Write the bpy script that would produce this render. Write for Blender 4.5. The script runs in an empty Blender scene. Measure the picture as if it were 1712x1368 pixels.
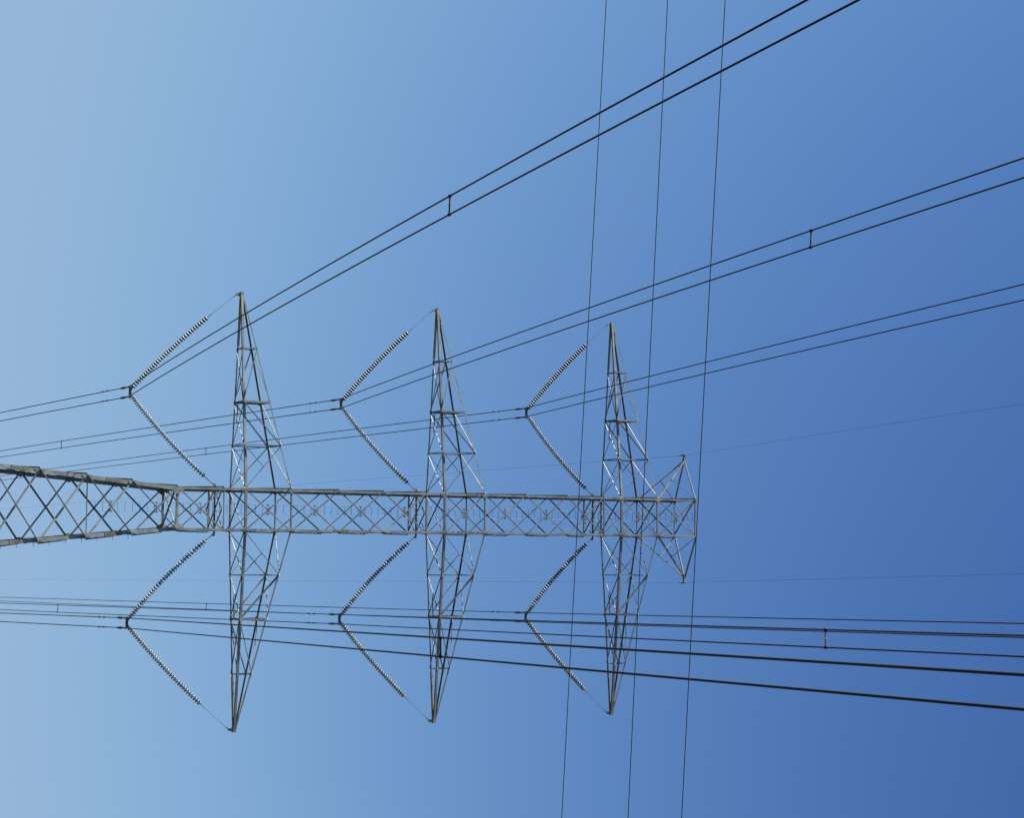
import bpy, bmesh, math, random
from mathutils import Vector, Matrix, noise
random.seed(7)
SC = bpy.context.scene
C = SC.collection
ZC = 1.6                                   # eye height of the photographer

# ------------------------------------------------------------------ camera
YAW, PITCH, ROLL, FPX = -0.0934491, 0.5247488, 0.0524542, 3078.548
cam_data = bpy.data.cameras.new('camera')
cam = bpy.data.objects.new('camera', cam_data); C.objects.link(cam)
F = Vector((math.sin(YAW)*math.cos(PITCH), math.cos(YAW)*math.cos(PITCH), math.sin(PITCH)))
R0 = Vector((math.cos(YAW), -math.sin(YAW), 0)); U0 = R0.cross(F)
RR = R0*math.cos(ROLL) + U0*math.sin(ROLL); UU = -R0*math.sin(ROLL) + U0*math.cos(ROLL)
# the photo was taken with the camera turned on its side: up in the world is right in the picture
m = Matrix((UU, -RR, -F)).transposed().to_4x4()
m.translation = Vector((2.50838, -93.72983, ZC))
cam.matrix_world = m
cam_data.sensor_width = 36; cam_data.sensor_fit = 'HORIZONTAL'
cam_data.lens = FPX/1712*36
cam_data.clip_start = 0.1; cam_data.clip_end = 8000
SC.camera = cam

# ------------------------------------------------------------------ sky and sun
SUN_EL, SUN_AZ = math.radians(33), math.radians(-102)      # azimuth from +Y, clockwise
world = bpy.data.worlds.new('World'); SC.world = world; world.use_nodes = True
wn = world.node_tree.nodes; wl = world.node_tree.links
bg = wn['Background']; sky = wn.new('ShaderNodeTexSky')
sky.sky_type = 'NISHITA'; sky.sun_disc = False
sky.sun_elevation = SUN_EL; sky.sun_rotation = SUN_AZ
sky.altitude = 0; sky.air_density = 1.0; sky.dust_density = 0.0; sky.ozone_density = 1.0
# the clear, deep sky of the day: more contrast between haze and zenith than the bare model gives
EXPO, STR = 1.6, 0.06
sep = wn.new('ShaderNodeSeparateColor'); comb = wn.new('ShaderNodeCombineColor'); wl.new(sky.outputs['Color'], sep.inputs['Color'])
RESP = {'Red': (-1.4654, -4.3662, -4.4437, -2.85, -1.50), 'Green': (-1.4978, -3.4722, -2.7770, -2.3, -1.165), 'Blue': (-1.1836, -1.8593, -1.1034, -1.7, -0.79)}
def mnode(op, *ins):
    nd = wn.new('ShaderNodeMath'); nd.operation = op
    for k, v in enumerate(ins):
        if isinstance(v, (int, float)): nd.inputs[k].default_value = v
        else: wl.new(v, nd.inputs[k])
    return nd.outputs[0]
for ch, (c2, c1, c0, lo, hi) in RESP.items():          # film-like response of the sky brightness, per channel
    L = mnode('LOGARITHM', mnode('MULTIPLY', sep.outputs[ch], .1), math.e)
    L = mnode('MINIMUM', mnode('MAXIMUM', L, lo), hi)
    P = mnode('MULTIPLY_ADD', mnode('MULTIPLY_ADD', L, c2, c1), L, c0)
    wl.new(mnode('MULTIPLY', mnode('EXPONENT', P), 1/(2**EXPO*STR)), comb.inputs[ch])
wl.new(comb.outputs['Color'], bg.inputs['Color']); bg.inputs['Strength'].default_value = STR
sd = bpy.data.lights.new('sun', 'SUN'); sd.energy = 5.0; sd.angle = math.radians(0.5); sd.color = (1, .965, .91)
sun = bpy.data.objects.new('sun', sd); C.objects.link(sun)
sdir = Vector((math.sin(SUN_AZ)*math.cos(SUN_EL), math.cos(SUN_AZ)*math.cos(SUN_EL), math.sin(SUN_EL)))
sun.rotation_euler = sdir.to_track_quat('Z', 'Y').to_euler()
SC.view_settings.view_transform = 'Standard'; SC.view_settings.look = 'None'
SC.view_settings.gamma = 1; SC.view_settings.exposure = EXPO

# ------------------------------------------------------------------ materials
def mat(name, c0, c1, rough=.6, metal=0., scale=3., spec=.5, bump=0., vary=.22):
    mt = bpy.data.materials.new(name); mt.use_nodes = True
    n, l = mt.node_tree.nodes, mt.node_tree.links
    b = n['Principled BSDF']; tc = n.new('ShaderNodeTexCoord')
    t = n.new('ShaderNodeTexNoise'); t.inputs['Scale'].default_value = scale; t.inputs['Detail'].default_value = 5
    l.new(tc.outputs['Object'], t.inputs['Vector'])
    r = n.new('ShaderNodeValToRGB'); r.color_ramp.elements[0].position = .35; r.color_ramp.elements[1].position = .65
    r.color_ramp.elements[0].color = (*c0, 1); r.color_ramp.elements[1].color = (*c1, 1)
    l.new(t.outputs['Fac'], r.inputs['Fac'])
    # every bar and disc weathered a little differently
    oi = n.new('ShaderNodeObjectInfo'); hs = n.new('ShaderNodeHueSaturation'); mr = n.new('ShaderNodeMapRange')
    mr.inputs['To Min'].default_value = 1-vary; mr.inputs['To Max'].default_value = 1+vary
    l.new(oi.outputs['Random'], mr.inputs['Value']); l.new(mr.outputs['Result'], hs.inputs['Value'])
    l.new(r.outputs['Color'], hs.inputs['Color']); l.new(hs.outputs['Color'], b.inputs['Base Color'])
    b.inputs['Roughness'].default_value = rough; b.inputs['Metallic'].default_value = metal
    b.inputs['Specular IOR Level'].default_value = spec
    if bump:
        bp = n.new('ShaderNodeBump'); bp.inputs['Strength'].default_value = bump
        l.new(t.outputs['Fac'], bp.inputs['Height']); l.new(bp.outputs['Normal'], b.inputs['Normal'])
    return mt
STEEL = mat('galvanised_steel', (.088, .096, .094), (.172, .184, .178), .6, .1, 1.6)
STEEL2 = mat('galvanised_steel_pale', (.112, .122, .119), (.198, .21, .203), .55, .1, 2.3)
WIRE = mat('weathered_aluminium_strand', (.014, .014, .016), (.026, .026, .03), .7, 0, 40, .2)
FIT = mat('dull_cast_fitting', (.035, .04, .043), (.075, .08, .085), .5, .2, 9)
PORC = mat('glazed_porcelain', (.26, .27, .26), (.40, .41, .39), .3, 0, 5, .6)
DARKP = mat('porcelain_painted_shade', (.03, .033, .034), (.055, .06, .062), .3, 0, 5, .5)  # disc undersides: same porcelain, with the shade put into its colour
SPLICE = mat('rust_tinged_steel', (.085, .08, .062), (.14, .13, .105), .65, .1, 3)
CONC = mat('concrete', (.3, .29, .27), (.42, .41, .38), .9, 0, 4)
def ground_mat():
    mt = bpy.data.materials.new('dry_field'); mt.use_nodes = True
    n, l = mt.node_tree.nodes, mt.node_tree.links; b = n['Principled BSDF']
    tc = n.new('ShaderNodeTexCoord'); t = n.new('ShaderNodeTexNoise'); t.inputs['Scale'].default_value = .08; t.inputs['Detail'].default_value = 12
    l.new(tc.outputs['Object'], t.inputs['Vector'])
    r = n.new('ShaderNodeValToRGB'); r.color_ramp.elements[0].position = .3; r.color_ramp.elements[1].position = .7
    r.color_ramp.elements[0].color = (.022, .03, .012, 1); r.color_ramp.elements[1].color = (.055, .055, .03, 1)
    l.new(t.outputs['Fac'], r.inputs['Fac']); l.new(r.outputs['Color'], b.inputs['Base Color']); b.inputs['Roughness'].default_value = .95
    return mt
FIELD = ground_mat()

# ------------------------------------------------------------------ helpers
def obj(name, bm, material, parent=None, smooth=False):
    me = bpy.data.meshes.new(name); bm.normal_update(); bm.to_mesh(me); bm.free()
    for mt in (material if isinstance(material, (list, tuple)) else (material,)): me.materials.append(mt)
    if smooth:
        for p in me.polygons: p.use_smooth = True
    o = bpy.data.objects.new(name, me); C.objects.link(o)
    if parent: o.parent = parent
    return o
def tag(o, label, cat, group=None, kind=None):
    o['label'] = label; o['category'] = cat
    if group: o['group'] = group
    if kind: o['kind'] = kind
    return o
def thing(name, label, cat, group=None, loc=(0, 0, 0)):
    o = bpy.data.objects.new(name, None); C.objects.link(o); o.location = loc; o.empty_display_size = .2
    return tag(o, label, cat, group)
def sweep(bm, rings):
    """closed section rings -> capped solid"""
    vs = [[bm.verts.new(p) for p in r] for r in rings]
    n = len(vs[0])
    for a, b in zip(vs[:-1], vs[1:]):
        for i in range(n):
            bm.faces.new((a[i], a[(i+1) % n], b[(i+1) % n], b[i]))
    bm.faces.new(vs[0][::-1]); bm.faces.new(vs[-1])
def angle_section(p, d1, d2, w1, w2, t):
    return [p, p+d1*w1, p+d1*w1+d2*t, p+d1*t+d2*t, p+d1*t+d2*w2, p+d2*w2]
def angle(bm, A, B, d1, d2, w, t=None, w2=None, w_end=None):
    """an L-section bar from A to B, heel on the line, flanges towards d1 and d2"""
    A, B = Vector(A), Vector(B); t = t or max(.008, w*.11); ax = (B-A).normalized()
    d1 = Vector(d1); d1 = (d1-ax*d1.dot(ax)).normalized()
    d2 = Vector(d2); d2 = d2-ax*d2.dot(ax); d2 = (d2-d1*d2.dot(d1)).normalized()
    we = w_end or w
    sweep(bm, [angle_section(A, d1, d2, w, w2 or w, t), angle_section(B, d1, d2, we, (w2 or w)*we/w, t)])
def tube(bm, pts, r, n=8):
    pts = [Vector(p) for p in pts]; rings = []
    rs = r if isinstance(r, (list, tuple)) else [r]*len(pts)
    for i, p in enumerate(pts):
        ax = (pts[min(i+1, len(pts)-1)]-pts[max(i-1, 0)]).normalized()
        s = ax.cross(Vector((0, 0, 1)))
        if s.length < .05: s = ax.cross(Vector((1, 0, 0)))
        s.normalize(); u = s.cross(ax)
        rings.append([p+(s*math.cos(2*math.pi*k/n)+u*math.sin(2*math.pi*k/n))*rs[i] for k in range(n)])
    sweep(bm, rings)
def box(bm, c, sx, sy, sz, M=None):
    g = bmesh.ops.create_cube(bm, size=1)['verts']
    T = Matrix.Diagonal((sx, sy, sz, 1)); T = (M.to_4x4() if M else Matrix())@T
    for v in g: v.co = T@v.co+Vector(c)
def plate(bm, outline, n, t):
    """a flat plate: outline of points, thickness t along n"""
    n = Vector(n).normalized()
    sweep(bm, [[Vector(p)-n*t/2 for p in outline], [Vector(p)+n*t/2 for p in outline]])
def bolts(bm, pts, n, r=.018, h=.02):
    n = Vector(n).normalized()
    for p in pts: tube(bm, [Vector(p), Vector(p)+n*h], r, 6)
def new(): return bmesh.new()
def sub(name, parent):
    o = bpy.data.objects.new(name, None); C.objects.link(o); o.parent = parent; o.empty_display_size = .2
    return o
def brace(parent, name, A, B, n, w, side=1, material=None, off=.0, flip=False, w2=None):
    """a bar bolted to a lattice face whose outward normal is n; side=+1: the standing flange points outward"""
    w = w*.84
    A, B = Vector(A), Vector(B); n = Vector(n); ax = (B-A).normalized()
    q = n.cross(ax).normalized()
    if q.z < 0 or (abs(q.z) < .1 and q.y > 0): q = -q
    if flip: q = -q
    bm = new(); o = n*(off*side)
    angle(bm, A+o-q*w*.5, B+o-q*w*.5, q, n*side, w, w2=w2)
    return obj(name, bm, material or STEEL, parent)

# ------------------------------------------------------------------ ground
bm = new(); NG = 64; rings_r = [0, 8, 20, 45, 90, 180, 400, 900, 2000, 5000]
prev = None
for rr_ in rings_r:
    if rr_ == 0: cur = [bm.verts.new((0, 0, 0))]
    else: cur = [bm.verts.new((rr_*math.cos(2*math.pi*i/NG), rr_*math.sin(2*math.pi*i/NG), (noise.noise((rr_*math.cos(2*math.pi*i/NG)*.01, rr_*math.sin(2*math.pi*i/NG)*.01, 3))*.3 if rr_ > 100 else 0))) for i in range(NG)]
    if prev is not None:
        for i in range(NG):
            j = (i+1) % NG
            if len(prev) == 1: bm.faces.new((prev[0], cur[i], cur[j]))
            else: bm.faces.new((prev[i], cur[i], cur[j], prev[j]))
    prev = cur
g = obj('ground', bm, FIELD); g['kind'] = 'structure'; g['label'] = 'flat field of dry grass under the pylon'

# ------------------------------------------------------------------ the pylon
H = 1.15
LEV = dict(A1b=37.31, A1t=40.01, n1=42.85, n2=45.58, A2b=49.41, A2t=52.09, m1=54.85, m2=57.67, A3b=61.47, A3t=64.14, P=66.98,
           W=33.53, a1=36.12, a2=48.30, a3=60.26)
LEV = {k: v+ZC for k, v in LEV.items()}
ZW = LEV['W']
def hw(z): return H+.092*max(0., ZW-z)
legz = [0.35, 7.5, 13.5, 18.6, 22.7, 23.5+ZC-.05, 26.02+ZC, 28.52+ZC, 31.0+ZC]
legz = [0.35, 7.2, 13.0, 17.9, 21.8, 25.05, 27.62, 30.12, 32.60]
tower = thing('transmission_tower', 'tall grey steel lattice pylon with three pairs of crossarms, lying sideways across the picture', 'pylon')
def corner(sx, sy, z): h = hw(z); return Vector((sx*h, sy*h, z))

# four main legs
for sx in (-1, 1):
    for sy in (-1, 1):
        bm = new()
        a, b, c_, d = corner(sx, sy, 0.3), corner(sx, sy, ZW), corner(sx, sy, LEV['A2t']), corner(sx, sy, LEV['P']+.12)
        d1, d2 = Vector((-sx, 0, 0)), Vector((0, -sy, 0))
        angle(bm, a, b, d1, d2, .20, .02)
        wl_ = .13 if sy < 0 else .165
        angle(bm, b, c_, d1, d2, wl_, .016, w2=.165)
        angle(bm, c_, d, d1, d2, wl_-.02, .014, w2=.14)
        leg = obj('leg', bm, STEEL, tower)
        # splice plates on the outside of the leg
        for z in (23.1, 26.6, 31.6, 44.6, 52.9, 63.0):
            if z > LEV['P']: continue
            bm = new(); w = .222 if z < ZW else .165
            p, q = corner(sx, sy, z-.45), corner(sx, sy, z+.45)
            o = Vector((sx, sy, 0))*.016
            angle(bm, p+o, q+o, d1, d2, w, .012)
            bolts(bm, [p+(q-p)*k/6+o+d1*w*.55 for k in range(1, 6)], (0, sy, 0))
            obj('splice_plate', bm, SPLICE, leg)
        bm = new(); box(bm, corner(sx, sy, 0)+Vector((0, 0, .1)), 1.1, 1.1, .5)
        bmesh.ops.bevel(bm, geom=bm.edges[:], offset=.05, segments=2, affect='EDGES')
        obj('footing', bm, CONC, leg)
        if sx == 1 and sy == -1:
            z = 3.0
            while z < 32.5:
                bm = new(); p = corner(1, -1, z)+Vector((-.05, -.0, 0))
                tube(bm, [p+Vector((.0, .02, 0)), p+Vector((.24, .02, 0))], .011, 6); tube(bm, [p+Vector((.235, .02, 0)), p+Vector((.255, .02, 0))], .02, 6)
                obj('step_bolt', bm, FIT, leg)
                z += .84

FACES = [((-1, -1), (1, -1), (0, -1, 0)), ((1, 1), (-1, 1), (0, 1, 0)), ((-1, 1), (-1, -1), (-1, 0, 0)), ((1, -1), (1, 1), (1, 0, 0))]
def gusset(parent, sx, sy, z, s, facing):
    """plate on a leg corner in the face whose normal is `facing`"""
    c_ = corner(sx, sy, z); n = Vector(facing); inward = Vector((-sx, 0, 0)) if n.x == 0 else Vector((0, -sy, 0))
    up = (corner(sx, sy, z+1)-c_).normalized(); c2 = c_+n*.014+inward*.02
    pts = [c2-up*s, c2+inward*s*.45-up*s*.8, c2+inward*s*.85-up*s*.2, c2+inward*s*.85+up*s*.2, c2+inward*s*.45+up*s*.8, c2+up*s]
    bm = new(); plate(bm, pts, n, .014)
    bolts(bm, [c2+inward*s*.3+up*s*k for k in (-.5, -.2, .2, .5)], n, .016, .025)
    return obj('gusset_plate', bm, STEEL2, parent)
def section(z0, z1, w, ring=False, g=.2, ring_w=.1, sides=True):
    """one panel of the mast: crossed bars on four faces, with plates where they meet the legs"""
    sec = sub('lattice_panel', tower)
    for (a, b, n) in FACES:
        for s in (a, b): gusset(sec, s[0], s[1], z0, g, n)
    for i, (a, b, n) in enumerate(FACES):
        n = Vector(n); ww = w if i < 2 else w*.9
        # the back face has its bars' standing flanges turned inwards
        brace(sec, 'diagonal_brace', corner(*a, z0), corner(*b, z1), n, ww if not (i == 0 and z0 < ZW) else ww*.8, -1 if i == 1 or (i == 0 and z0 >= ZW) else 1, off=.024, w2=.15 if i == 0 and z0 < ZW else None)
        brace(sec, 'diagonal_brace', corner(*b, z0), corner(*a, z1), n, ww, -1, off=.006, flip=(i == 1))
        if ring:
            A, B = corner(*a, z0), corner(*b, z0)
            brace(sec, 'horizontal_strut', A, B, n, ring_w, -1, off=.01)
    return sec
# spreading lower part
for i in range(len(legz)-1):
    section(legz[i], legz[i+1], .105 if i > 3 else .13, g=.30)
sW = None
section(legz[-1], ZW, .09, g=.26)
section(ZW, LEV['a1'], .075, ring=True, g=.42, ring_w=.15)
for a, b in (('A1b', 'A1t'), ('A1t', 'n1'), ('n1', 'n2'), ('n2', 'a2'), ('A2b', 'A2t'), ('A2t', 'm1'), ('m1', 'm2'), ('m2', 'a3'), ('A3b', 'A3t'), ('A3t', 'P')):
    big = b in ('A1t', 'A2t', 'A3t')
    section(LEV[a], LEV[b], .075 if not big else .07, ring=a in ('A1t', 'A2t', 'A3t'), g=.24 if a in ('A1b', 'A2b', 'A3b', 'A1t', 'A2t', 'A3t') else .15, ring_w=.10)

# horizontal frames (diaphragms) inside the mast
def diaphragm(z, cross=True, ring=None, w=.07):
    d = sub('plan_bracing', tower)
    for sx in (-1, 1):
        for sy in (-1, 1):
            c_ = corner(sx, sy, z)+Vector((-sx*.04, -sy*.04, -.03)); s = .26
            bm = new(); plate(bm, [c_, c_+Vector((-sx*s, 0, 0)), c_+Vector((-sx*s*.6, -sy*s*.6, 0)), c_+Vector((0, -sy*s, 0))], (0, 0, 1), .012)
            obj('gusset_plate', bm, STEEL2, d)
    if cross:
        brace(d, 'diagonal_brace', corner(-1, -1, z-.05), corner(1, 1, z-.05), (0, 0, -1), w, 1, off=.012)
        brace(d, 'diagonal_brace', corner(1, -1, z-.05), corner(-1, 1, z-.05), (0, 0, -1), w, -1, off=.012)
    if ring:
        for a, b, n in FACES:
            brace(d, 'horizontal_strut', corner(*a, z), corner(*b, z), n, ring, -1, off=.01)
    return d
diaphragm(ZW, w=.09)
diaphragm(30.12, cross=False)
d0 = diaphragm(LEV['P'], ring=.10)
for k in ('A1t', 'A2t'): diaphragm(LEV[k], cross=False)
for k in ('A1b', 'A2b', 'A3b', 'A3t'):
    d = diaphragm(LEV[k])
    if k == 'A3t': continue
    # the crossarms' bottom chords carried straight through the mast
    for sy in (-1, 1):
        bm = new(); w = .125 if sy < 0 else .14
        angle(bm, corner(-1, sy, LEV[k])+Vector((0, sy*.022, 0)), corner(1, sy, LEV[k])+Vector((0, sy*.022, 0)), (0, -sy, 0), (0, 0, 1), w, .014)
        obj('through_chord', bm, STEEL, d)
brace(tower, 'walkway_strut', corner(-1, -1, 30.12), corner(1, -1, 30.12), (0, -1, 0), .055, -1, material=STEEL2)
# hanger frames just below each pair of arms: the insulator V's inner strings hang from their middle beam
for k in ('a1', 'a2', 'a3'):
    z = LEV[k]; h = hw(z)
    d = diaphragm(z, w=.065, ring=None)
    for y, w in ((h, .13), (-h, .07)):
        brace(d, 'horizontal_strut', (-h, y, z), (h, y, z), (0, math.copysign(1, y), 0), w, -1, off=.01)
    for x in (-h, h):
        brace(d, 'horizontal_strut', (x, -h, z), (x, h, z), (math.copysign(1, x), 0, 0), .07, -1, off=.01)
    bm = new()
    box(bm, (0, 0, z-.07), 2*h+.40, .09, .012); box(bm, (0, 0, z-.07-.046), 2*h+.40, .012, .08)
    box(bm, (0, 0, z-.07+.0125), 2*h+.2, .03, .013)
    for s in (-1, 1): plate(bm, [(s*(h+.1), .02, z-.06), (s*(h+.28), .02, z-.06), (s*(h+.25), .02, z-.24), (s*(h+.17), .02, z-.22)], (0, 1, 0), .02)
    obj('hanger_beam', bm, STEEL, d)
    for s in (-1, 1):
        for yy in (h, -h):
            brace(d, 'diagonal_brace', (s*(h-.05), 0, z-.1), (0, yy, z-.1), (0, 0, -1), .06, 1, off=.01)

# ------------------------------------------------------------------ crossarms
ARM = 11.83
ST = [0, .221, .443, .718, 1]
def crossarm(sx, zb, zt):
    kap = Vector((sx*(ARM-.02), 0, zb))
    bm = new()
    # tip: end plates closing the four chords
    for y in (-.075, .075):
        plate(bm, [(sx*(ARM-.75), y*1.5, zb-.03), (sx*(ARM+.06), y, zb-.03), (sx*(ARM+.06), y, zb+.14), (sx*(ARM-.75), y*1.5, zb+.24)], (0, 1, 0), .014)
    box(bm, (sx*(ARM+.07), 0, zb+.055), .016, .17, .18)
    plate(bm, [(sx*(ARM-.16), 0, zb-.02), (sx*(ARM+.06), 0, zb-.02), (sx*(ARM-.02), 0, zb-.30), (sx*(ARM-.12), 0, zb-.26)], (0, 1, 0), .025)
    arm = sub('cross_arm', tower); obj('tip_plate', bm, STEEL, arm)
    def nod(kind, t):
        """kind: NB FB NT FT = near/far, bottom/top chord; t along the arm"""
        s = -1 if kind[0] == 'N' else 1
        x = H+(ARM-H)*t
        y = H*(1-t)+.08*t
        z = zb if kind[1] == 'B' else zt+(zb+.12-zt)*t
        return Vector((sx*x, s*y, z))
    for kd in ('NB', 'FB', 'NT', 'FT'):
        bm = new(); s = -1 if kd[0] == 'N' else 1; up = 1 if kd[1] == 'B' else -1
        w = {'NB': .122, 'FB': .11, 'NT': .065, 'FT': .09}[kd]
        if sx > 0 and kd == 'NT': w = .085
        if s > 0: angle(bm, nod(kd, -.02), nod(kd, 1), (0, -s, 0), (0, 0, up), w*1.25, w*.12, w2=w*.75)
        else: angle(bm, nod(kd, -.02), nod(kd, 1), (0, -s, 0), (0, 0, up), w, w*.12)
        obj('chord', bm, STEEL, arm)
        if kd in ('FB',):
            bm = new(); angle(bm, nod(kd, .735)+Vector((0, s*.02, -.02)), nod(kd, .99)+Vector((0, s*.02, -.02)), (0, -s, 0), (0, 0, 1), .15, .014); obj('splice_plate', bm, STEEL2, arm)
    def br(a, ta, b, tb, n, w, side=1, off=.014, flip=False): return brace(arm, 'diagonal_brace', nod(a, ta), nod(b, tb), n, w, side, off=off, flip=flip)
    for S, ny in (('N', -1), ('F', 1)):
        n = (0, ny, 0); B_, T_ = S+'B', S+'T'
        br(B_, 0, T_, ST[1], n, .05)
        if sx < 0 and ny < 0: brace(arm, 'diagonal_brace', nod(B_, ST[2]), nod(T_, ST[1]), n, .075, 1, off=.014, w2=.14)
        else: br(B_, ST[2], T_, ST[1], n, .10, -1)
        br(B_, ST[2], T_, ST[3], n, .06)
        mid = (nod(B_, 0)+nod(T_, ST[1]))/2
        brace(arm, 'redundant_brace', mid, nod(B_, ST[1]), n, .05, 1 if sx < 0 and ny < 0 else -1, off=.03, w2=.075 if sx < 0 and ny < 0 else None)
        for t, w in ((ST[1], .065), (ST[2], .12), (ST[3], .06)):
            brace(arm, 'horizontal_strut', nod(B_, t), nod(T_, t), n, w, -1, off=.02)
    nt = (nod('NT', 1)-nod('NT', 0)).cross(Vector((0, 1, 0))).normalized()
    if nt.z < 0: nt = -nt
    for i, w in ((0, .055), (1, .052), (2, .05)):
        o_, i_ = (ST[i+1], ST[i]) if sx < 0 else (ST[i], ST[i+1])
        br('FT', o_, 'NT', i_, nt, w)
    for t, w in ((ST[1], .06), (ST[2], .12), (ST[3], .06)):
        brace(arm, 'horizontal_strut', nod('NT', t), nod('FT', t), nt, w, -1, off=.012)
        brace(arm, 'horizontal_strut', nod('NB', t), nod('FB', t), (0, 0, -1), w, -1, off=.012)
    dn = Vector((0, 0, -1))
    for i in range(3):
        br('FB', ST[i], 'NB', ST[i+1], dn, .05, -1, .02, flip=sx > 0); br('NB', ST[i], 'FB', ST[i+1], dn, .05, 1, .008, flip=sx < 0)
    # hanging post from the crossing of the bottom bracing to the deep strut
    a = (nod('FB', ST[1])+nod('NB', ST[2]))/2; b = (nod('FB', ST[2])+nod('NB', ST[2]))/2
    brace(arm, 'jacking_strut', a+Vector((0, 0, -.03)), b+Vector((0, 0, -.03)), dn, .05, 1)
    # gusset plates at the panel points
    for t in ST[1:4]:
        for kd in ('NB', 'FB', 'NT', 'FT'):
            p = nod(kd, t); s = -1 if kd[0] == 'N' else 1; up = 1 if kd[1] == 'B' else -1; q = .10 if t != ST[2] else .13
            c_ = p+Vector((0, s*.012, 0))
            bm = new(); plate(bm, [c_+Vector((-q, 0, 0)), c_+Vector((q, 0, 0)), c_+Vector((q*.55, 0, up*q*1.1)), c_+Vector((-q*.55, 0, up*q*1.1))], (0, 1, 0), .012)
            obj('gusset_plate', bm, STEEL2, arm)
    return arm
for i in (1, 2, 3):
    for sx in (-1, 1): crossarm(sx, LEV['A%db' % i], LEV['A%dt' % i])

# ground-wire peaks: four-legged pyramids pointing sideways
TIPX = {-1: -3.93, 1: 3.97}; TIPZ = 66.97+ZC
for sx in (-1, 1):
    nx = TIPX[sx]-sx*.30; nodp = Vector((nx, 0, TIPZ-.06))
    bm = new(); box(bm, ((nx+TIPX[sx])/2, 0, TIPZ-.03), abs(TIPX[sx]-nx)+.08, .12, .16)
    plate(bm, [(nx-sx*.25, 0, TIPZ-.2), (nx+sx*.1, 0, TIPZ-.16), (nx+sx*.1, 0, TIPZ+.05), (nx-sx*.2, 0, TIPZ+.05)], (0, 1, 0), .02)
    pk = obj('peak_arm', bm, STEEL, tower)
    for sy in (-1, 1):
        lo_, hi = corner(sx, sy, LEV['A3t']), corner(sx, sy, LEV['P'])
        e = nodp+Vector((0, sy*.05, 0))
        for P_, w in ((lo_, .09), (hi, .08 if sy < 0 else .11)):
            bm = new(); angle(bm, P_, e, (0, -sy, 0), (0, 0, 1), w, .011, w2=.03 if (sx, sy) == (-1, -1) and P_ is hi else None)
            obj('chord', bm, STEEL, pk)
        mid = (lo_+e)/2
        brace(pk, 'redundant_brace', mid, hi, (0, sy, 0), .055, 1, off=.01)
    bm = new(); box(bm, (TIPX[sx]+sx*.02, .16, TIPZ-.06), .07, .55, .05); box(bm, (TIPX[sx], .38, TIPZ-.1), .05, .12, .1)
    bmesh.ops.bevel(bm, geom=bm.edges[:], offset=.008, segments=1, affect='EDGES')
    obj('ground_wire_clamp', bm, FIT, pk)

# climbing ladder up the middle of the near face
LZ0, LZ1 = 28.8+ZC, 67.05+ZC; LX, LY = -.03, -1.02
def ladder_y(z): return -(hw(z)-.12)
ladder = sub('ladder', tower)
for s in (-1, 1):
    bm = new(); tube(bm, [(LX+s*.25, ladder_y(LZ0), LZ0), (LX+s*.25, ladder_y(ZW), ZW), (LX+s*.25, ladder_y(LZ1), LZ1)], .005, 6)
    obj('rail', bm, FIT, ladder)
n_r = 94
for i in range(n_r):
    z = LZ0+(LZ1-LZ0)*(i+.5)/n_r; bm = new()
    tube(bm, [(LX-.25, ladder_y(z), z), (LX+.25, ladder_y(z), z)], .010, 6); obj('rung', bm, FIT, ladder)
pan = [(30.12, 32.6), (32.6, ZW), (ZW, LEV['a1']), (LEV['A1b'], LEV['A1t']), (LEV['A1t'], LEV['n1']), (LEV['n1'], LEV['n2']), (LEV['n2'], LEV['a2']),
       (LEV['A2b'], LEV['A2t']), (LEV['A2t'], LEV['m1']), (LEV['m1'], LEV['m2']), (LEV['m2'], LEV['a3']), (LEV['A3b'], LEV['A3t']), (LEV['A3t'], LEV['P'])]
for a, b in pan:
    z = (a*hw(b)+b*hw(a))/(hw(a)+hw(b)); y = ladder_y(z); bm = new()
    box(bm, (LX, y-.03, z), .52, .03, .022)
    box(bm, (LX-.03, y-.06, z), .035, .05, .34)
    for s in (-1, 1): box(bm, (LX+s*.25, y-.01, z), .05, .05, .14)
    obj('ladder_bracket', bm, FIT, ladder)

# ------------------------------------------------------------------ insulators
VX = {'L1': (-6.12, 31.12), 'L2': (-6.05, 43.33), 'L3': (-6.10, 55.40), 'R1': (6.0, 31.22), 'R2': (5.95, 43.40), 'R3': (5.97, 55.42)}
COL = {'1': 'leftmost', '2': 'middle', '3': 'rightmost'}
ROW = {'L': 'above', 'R': 'below'}
def disc_mesh():
    # bell disc, axis +Z (pointing up the string); pitch .165
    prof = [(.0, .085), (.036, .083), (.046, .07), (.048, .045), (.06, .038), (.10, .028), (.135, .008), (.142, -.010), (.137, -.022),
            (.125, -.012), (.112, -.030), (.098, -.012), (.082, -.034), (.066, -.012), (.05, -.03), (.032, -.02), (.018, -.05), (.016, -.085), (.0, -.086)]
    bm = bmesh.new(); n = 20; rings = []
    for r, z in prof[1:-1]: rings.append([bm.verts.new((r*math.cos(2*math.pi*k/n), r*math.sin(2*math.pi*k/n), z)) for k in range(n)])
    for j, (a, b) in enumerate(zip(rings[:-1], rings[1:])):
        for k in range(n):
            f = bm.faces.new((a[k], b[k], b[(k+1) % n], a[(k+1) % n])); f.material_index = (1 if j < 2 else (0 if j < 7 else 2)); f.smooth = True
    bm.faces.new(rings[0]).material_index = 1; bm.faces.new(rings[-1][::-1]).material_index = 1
    bm.normal_update(); bmesh.ops.recalc_face_normals(bm, faces=bm.faces[:])
    me = bpy.data.meshes.new('insulator_disc'); bm.to_mesh(me); bm.free()
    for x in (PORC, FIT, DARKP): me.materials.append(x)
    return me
DISC = disc_mesh(); ND = 35
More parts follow.
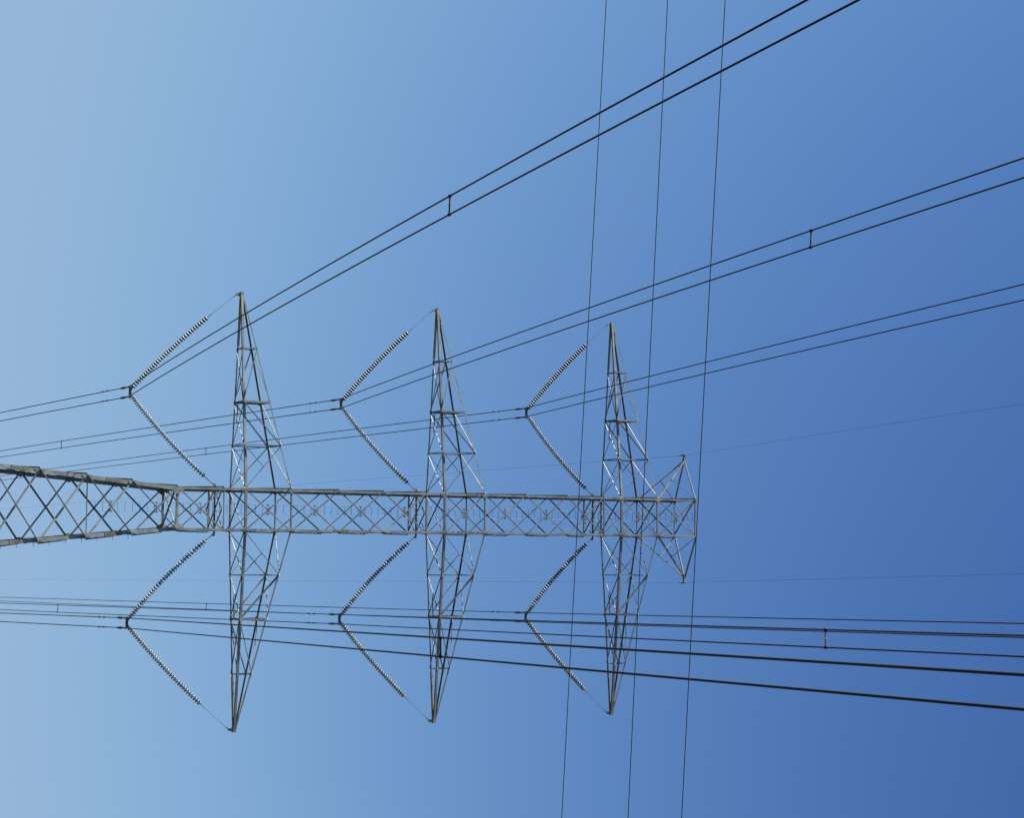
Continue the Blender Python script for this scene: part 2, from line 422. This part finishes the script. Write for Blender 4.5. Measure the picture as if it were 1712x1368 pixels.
def string(key, start, pivot, words, inner):
    """a string of discs from the yoke (start) with a link rod to the steelwork (pivot)"""
    S, P_ = Vector(start), Vector(pivot); L = (P_-S).length; sag = .24
    def pt(t): return S+(P_-S)*t+Vector((0, 0, -4*sag*t*(1-t)))
    o = thing('insulator_string', words, 'insulator', 'disc insulator strings of the six hanging Vs', loc=P_)
    td = 5.84/L; t0 = .07/L
    def child(ob): ob.location = ob.location; ob.parent = o; ob.matrix_parent_inverse = Matrix.Translation(-P_); return ob
    for i in range(ND):
        t = t0+td*(i+.5)/ND; ax = (pt(t+.002)-pt(t-.002)).normalized()
        q = bpy.data.objects.new('insulator_disc', DISC); C.objects.link(q)
        q.matrix_world = Matrix.Translation(pt(t))@ax.to_track_quat('Z', 'Y').to_matrix().to_4x4(); M = q.matrix_world.copy()
        q.parent = o; q.matrix_parent_inverse = Matrix.Translation(-P_); q.matrix_basis = M
    bm = new(); ts = [t0+td+ (1-t0-td)*k/8 for k in range(9)]
    tube(bm, [pt(t) for t in ts], [.03, .013]+[.0095]*6+[.0095], 8)
    child(obj('link_rod', bm, FIT, None))
    bm = new(); p1 = pt(t0+td+.02/L); p2 = pt(t0+td+.30/L); tube(bm, [p1, p2], .022, 8)
    e1 = pt(1-.22/L); tube(bm, [e1, pt(1)], [.02, .03], 8); child(obj('shackle', bm, FIT, None))
    bm = new(); tube(bm, [pt(0), pt(t0+.02/L)], .02, 8); child(obj('yoke_link', bm, FIT, None))
    return o
for key, (x, z) in VX.items():
    sx = -1 if key[0] == 'L' else 1; z += ZC; i = key[1]
    zi, zt_ = LEV['a'+i]-.24, LEV['A%sb' % i]-.24
    row = 'upper row' if sx < 0 else 'lower row'
    where = '%s V, %s' % (COL[i], row)
    string(key, (x-sx*.20, 0, z+.17), (sx*(H+.24), 0, zi), 'inner insulator string of %s, tied to the mast' % where, True)
    string(key, (x+sx*.20, 0, z+.17), (sx*(ARM-.07), 0, zt_), 'outer insulator string of %s, tied to the crossarm tip' % where, False)
    # yoke plate with two suspension clamps
    y = thing('yoke', 'small grey yoke plate holding two wires, point of %s' % where, 'yoke plate', 'yoke plates', loc=(x, 0, z))
    bm = new(); plate(bm, [(-.33, 0, .04), (-.29, 0, .17), (-.20, 0, .23), (-.10, 0, .15), (.10, 0, .15), (.20, 0, .23), (.29, 0, .17), (.33, 0, .04), (.15, 0, .01), (-.15, 0, .01)], (0, 1, 0), .05)
    bolts(bm, [(s*.24, .018, .14) for s in (-1, 1)], (0, 1, 0), .025, .03)
    obj('plate', bm, FIT, y)
    for s in (-1, 1):
        bm = new(); X0 = s*.26
        plate(bm, [(X0, -.04, .10), (X0, .04, .10), (X0, .05, -.01), (X0, -.05, -.01)], (1, 0, 0), .03)
        tube(bm, [(X0, -.30, -.012-.045), (X0, -.17, -.03), (X0, -.06, -.0), (X0, .06, .0), (X0, .17, -.02), (X0, .30, -.034)], [.024, .036, .05, .05, .036, .024], 10)
        box(bm, (X0, 0, .05), .07, .16, .03)
        obj('suspension_clamp', bm, FIT, y)
        # keeper arms with weights, as on the photo's clamps
        bm = new(); tube(bm, [(X0, .10, .02), (X0, .12, .12), (X0, .22, .15)], .02, 6); box(bm, (X0, .27, .15), .09, .14, .10)
        obj('arcing_horn', bm, FIT, y)

# ------------------------------------------------------------------ wires
CW = {'L1a': [-6.38, 31.12, -0.02192, -0.16862, 0.00039, 0.01424, -0.11267, 0.00034], 'L1b': [-5.86, 31.12, -0.02187, -0.16841, 0.00038, 0.01358, -0.11356, 0.00034],
 'L2a': [-6.31, 43.33, -0.02124, -0.17729, 0.0004, 0.01098, -0.11554, 0.00034], 'L2b': [-5.79, 43.33, -0.02105, -0.17887, 0.0004, 0.01066, -0.11653, 0.00034],
 'L3a': [-6.36, 55.4, -0.02024, -0.16876, 0.00038, 0.0116, -0.11484, 0.00034], 'L3b': [-5.84, 55.4, -0.01872, -0.17175, 0.00039, 0.01104, -0.11634, 0.00034],
 'R1a': [5.74, 31.22, -0.02317, -0.17316, -5e-05, 0.01247, -0.11626, 0.00034], 'R1b': [6.26, 31.22, -0.02364, -0.17216, 1e-05, 0.01187, -0.11621, 0.00034],
 'R2a': [5.69, 43.4, -0.02209, -0.1715, 0.00028, 0.01059, -0.11621, 0.00034], 'R2b': [6.21, 43.4, -0.02229, -0.17132, 0.00022, 0.01058, -0.11654, 0.00034],
 'R3a': [5.71, 55.42, -0.02165, -0.17226, 0.00039, 0.01003, -0.11801, 0.00034], 'R3b': [6.23, 55.42, -0.02223, -0.17182, 0.00039, 0.00851, -0.11556, 0.00034]}
def wpt(key, y):
    x0, z0, an, sn, bn, af, sf, bf = CW[key]; s = abs(y)
    if y < 0: return Vector((x0+an*s, y, z0+ZC+sn*s+bn*s*s))
    return Vector((x0+af*s, y, z0+ZC+sf*s+bf*s*s))
def wire_pts(f, y0, y1):
    ys = []; y = y0
    while y < y1: ys.append(y); y += 2.0 if abs(y) > 3 else .5
    ys.append(y1); return [f(v) for v in ys]
PAIR = {'L1': 'steepest pair, leftmost V, upper row', 'L2': 'pair through the middle V in the upper row', 'L3': 'pair through the rightmost V in the upper row',
        'R1': 'lowest pair through the leftmost V in the lower row', 'R2': 'pair through the middle V in the lower row', 'R3': 'pair through the rightmost V in the lower row'}
for key in CW:
    bm = new(); f = lambda y, k=key: wpt(k, y)
    tube(bm, wire_pts(f, -128, 341), .0245, 8)
    w = obj('conductor', bm, WIRE, None, smooth=True)
    tag(w, '%s wire of the dark %s' % ('upper' if key[2] == 'a' else 'lower', PAIR[key[:2]]), 'power line', 'twin-bundle conductors')
    bm = new(); tube(bm, [wpt(key, y) for y in (.1, .35, .5, .75, .95, 1.1)], [.034, .045, .066, .07, .045, .023], 8)
    obj('armour_rod', bm, FIT, w, smooth=True)
    bm = new(); p = wpt(key, 2.75)
    a, b = wpt(key, 2.42)+Vector((0, 0, -.075)), wpt(key, 3.08)+Vector((0, 0, -.075))
    tube(bm, [a, b], .008, 6)
    for e, d in ((a, 1), (b, -1)):
        t_ = (b-a).normalized()*d
        tube(bm, [e-t_*.05, e-t_*.02, e+t_*.08, e+t_*.13], [.034, .048, .046, .02], 8)
    tube(bm, [p+Vector((0, 0, .03)), p+Vector((0, 0, -.10))], [.038, .024], 8)
    obj('vibration_damper', bm, FIT, w)
# bundle spacers
SPC = [('L1', (-49.42, -49.42), 'light-jointed spacer bar on the steep wire pair above the crossarms'), ('L2', (-50.8, -50.88), 'spacer bar on the pair leaving the picture at the upper right'),
       ('R1', (-52.32, -51.74), 'spacer bar in front of the middle crossarm, on the lowest wire pair'), ('R2', (-51.34, -51.56), 'spacer bar at the lower right, across two closely drawn pairs'),
       ('L2', (39.66, 39.58), 'thin spacer at the far left, above the pylon body'), ('L3', (41.56, 41.46), 'thin spacer beside the lower string of the leftmost upper V'),
       ('R2', (39.62, 39.72), 'thin spacer at the far left, below the pylon body'), ('R3', (40.72, 41.0), 'thin spacer just left of the lower leftmost crossarm')]
for k, y, lab in SPC:
    ya, yb = y; y = ya; A, B = wpt(k+'a', ya), wpt(k+'b', yb); mid = (A+B)/2
    s = thing('bundle_spacer', lab, 'spacer', 'bundle spacers on the twin conductors', loc=mid); d = (B-A).normalized(); L = (B-A).length
    near_ = y < 0
    bm = new(); tube(bm, [-d*(L/2-.035), -d*.05, -d*.02], [.026, .021, .021], 8); tube(bm, [d*.02, d*.05, d*(L/2-.035)], [.021, .024, .027], 8)
    obj('bar', bm, WIRE, s)
    bm = new(); tube(bm, [-d*.03, d*.03], .03, 10); obj('joint', bm, FIT, s)
    for e in (-1, 1):
        bm = new(); c_ = d*e*L/2; t_ = (wpt(k+'a', y+.1)-wpt(k+'a', y)).normalized()
        tube(bm, [c_-t_*.07, c_-t_*.045, c_+t_*.045, c_+t_*.07], [.03, .047, .047, .03], 10)
        tube(bm, [c_-d*e*.05, c_-d*e*.02], .032, 8)
        obj('wire_clamp', bm, WIRE, s)
# ground wires on the peaks
GW = {-1: (-3.93, 66.97, -0.0246, -0.13356, 0.0003, 0.00626, -0.0918, 0.00027), 1: (3.97, 66.96, -0.02696, -0.13057, 0.0003, 0.0113, -0.0911, 0.00027)}
for s, (x0, z0, an, sn, bn, af, sf, bf) in GW.items():
    def f(y):
        q = abs(y); return Vector((x0+(an if y < 0 else af)*q, y, z0+ZC+.01+((sn*q+bn*q*q) if y < 0 else (sf*q+bf*q*q))))
    bm = new(); tube(bm, wire_pts(f, -128, 341), .0055, 6)
    g = obj('ground_wire', bm, WIRE, None, smooth=True)
    tag(g, 'hair-thin ground wire from the %s pointed peak of the pylon top' % ('upper' if s < 0 else 'lower'), 'ground wire', 'thin ground wires on the pylon peaks')
    bm = new(); tube(bm, [f(y) for y in (-2.4, -1.2, -.1, .1, 1.4, 2.6)], [.007, .011, .013, .013, .011, .007], 6)
    obj('armour_rod', bm, STEEL2, g, smooth=True)
# a smaller line crossing in front, nearer the camera
for (kx, c0), lab in (((.0974, -70.1256), 'left one of the three thin wires crossing the picture from top to bottom'), ((.0865, -71.8506), 'middle one of the three thin wires crossing the picture from top to bottom'),
                      ((.0951, -73.2151), 'right one of the three thin wires crossing the picture from top to bottom')):
    bm = new(); pts = [Vector((x, c0+kx*x, 15+ZC+(x*x)*.00018)) for x in [v*2. for v in range(-40, 41)]]
    tube(bm, pts, .0062, 6)
    tag(obj('distribution_wire', bm, WIRE, None, smooth=True), lab, 'overhead wire', 'thin wires crossing in front')
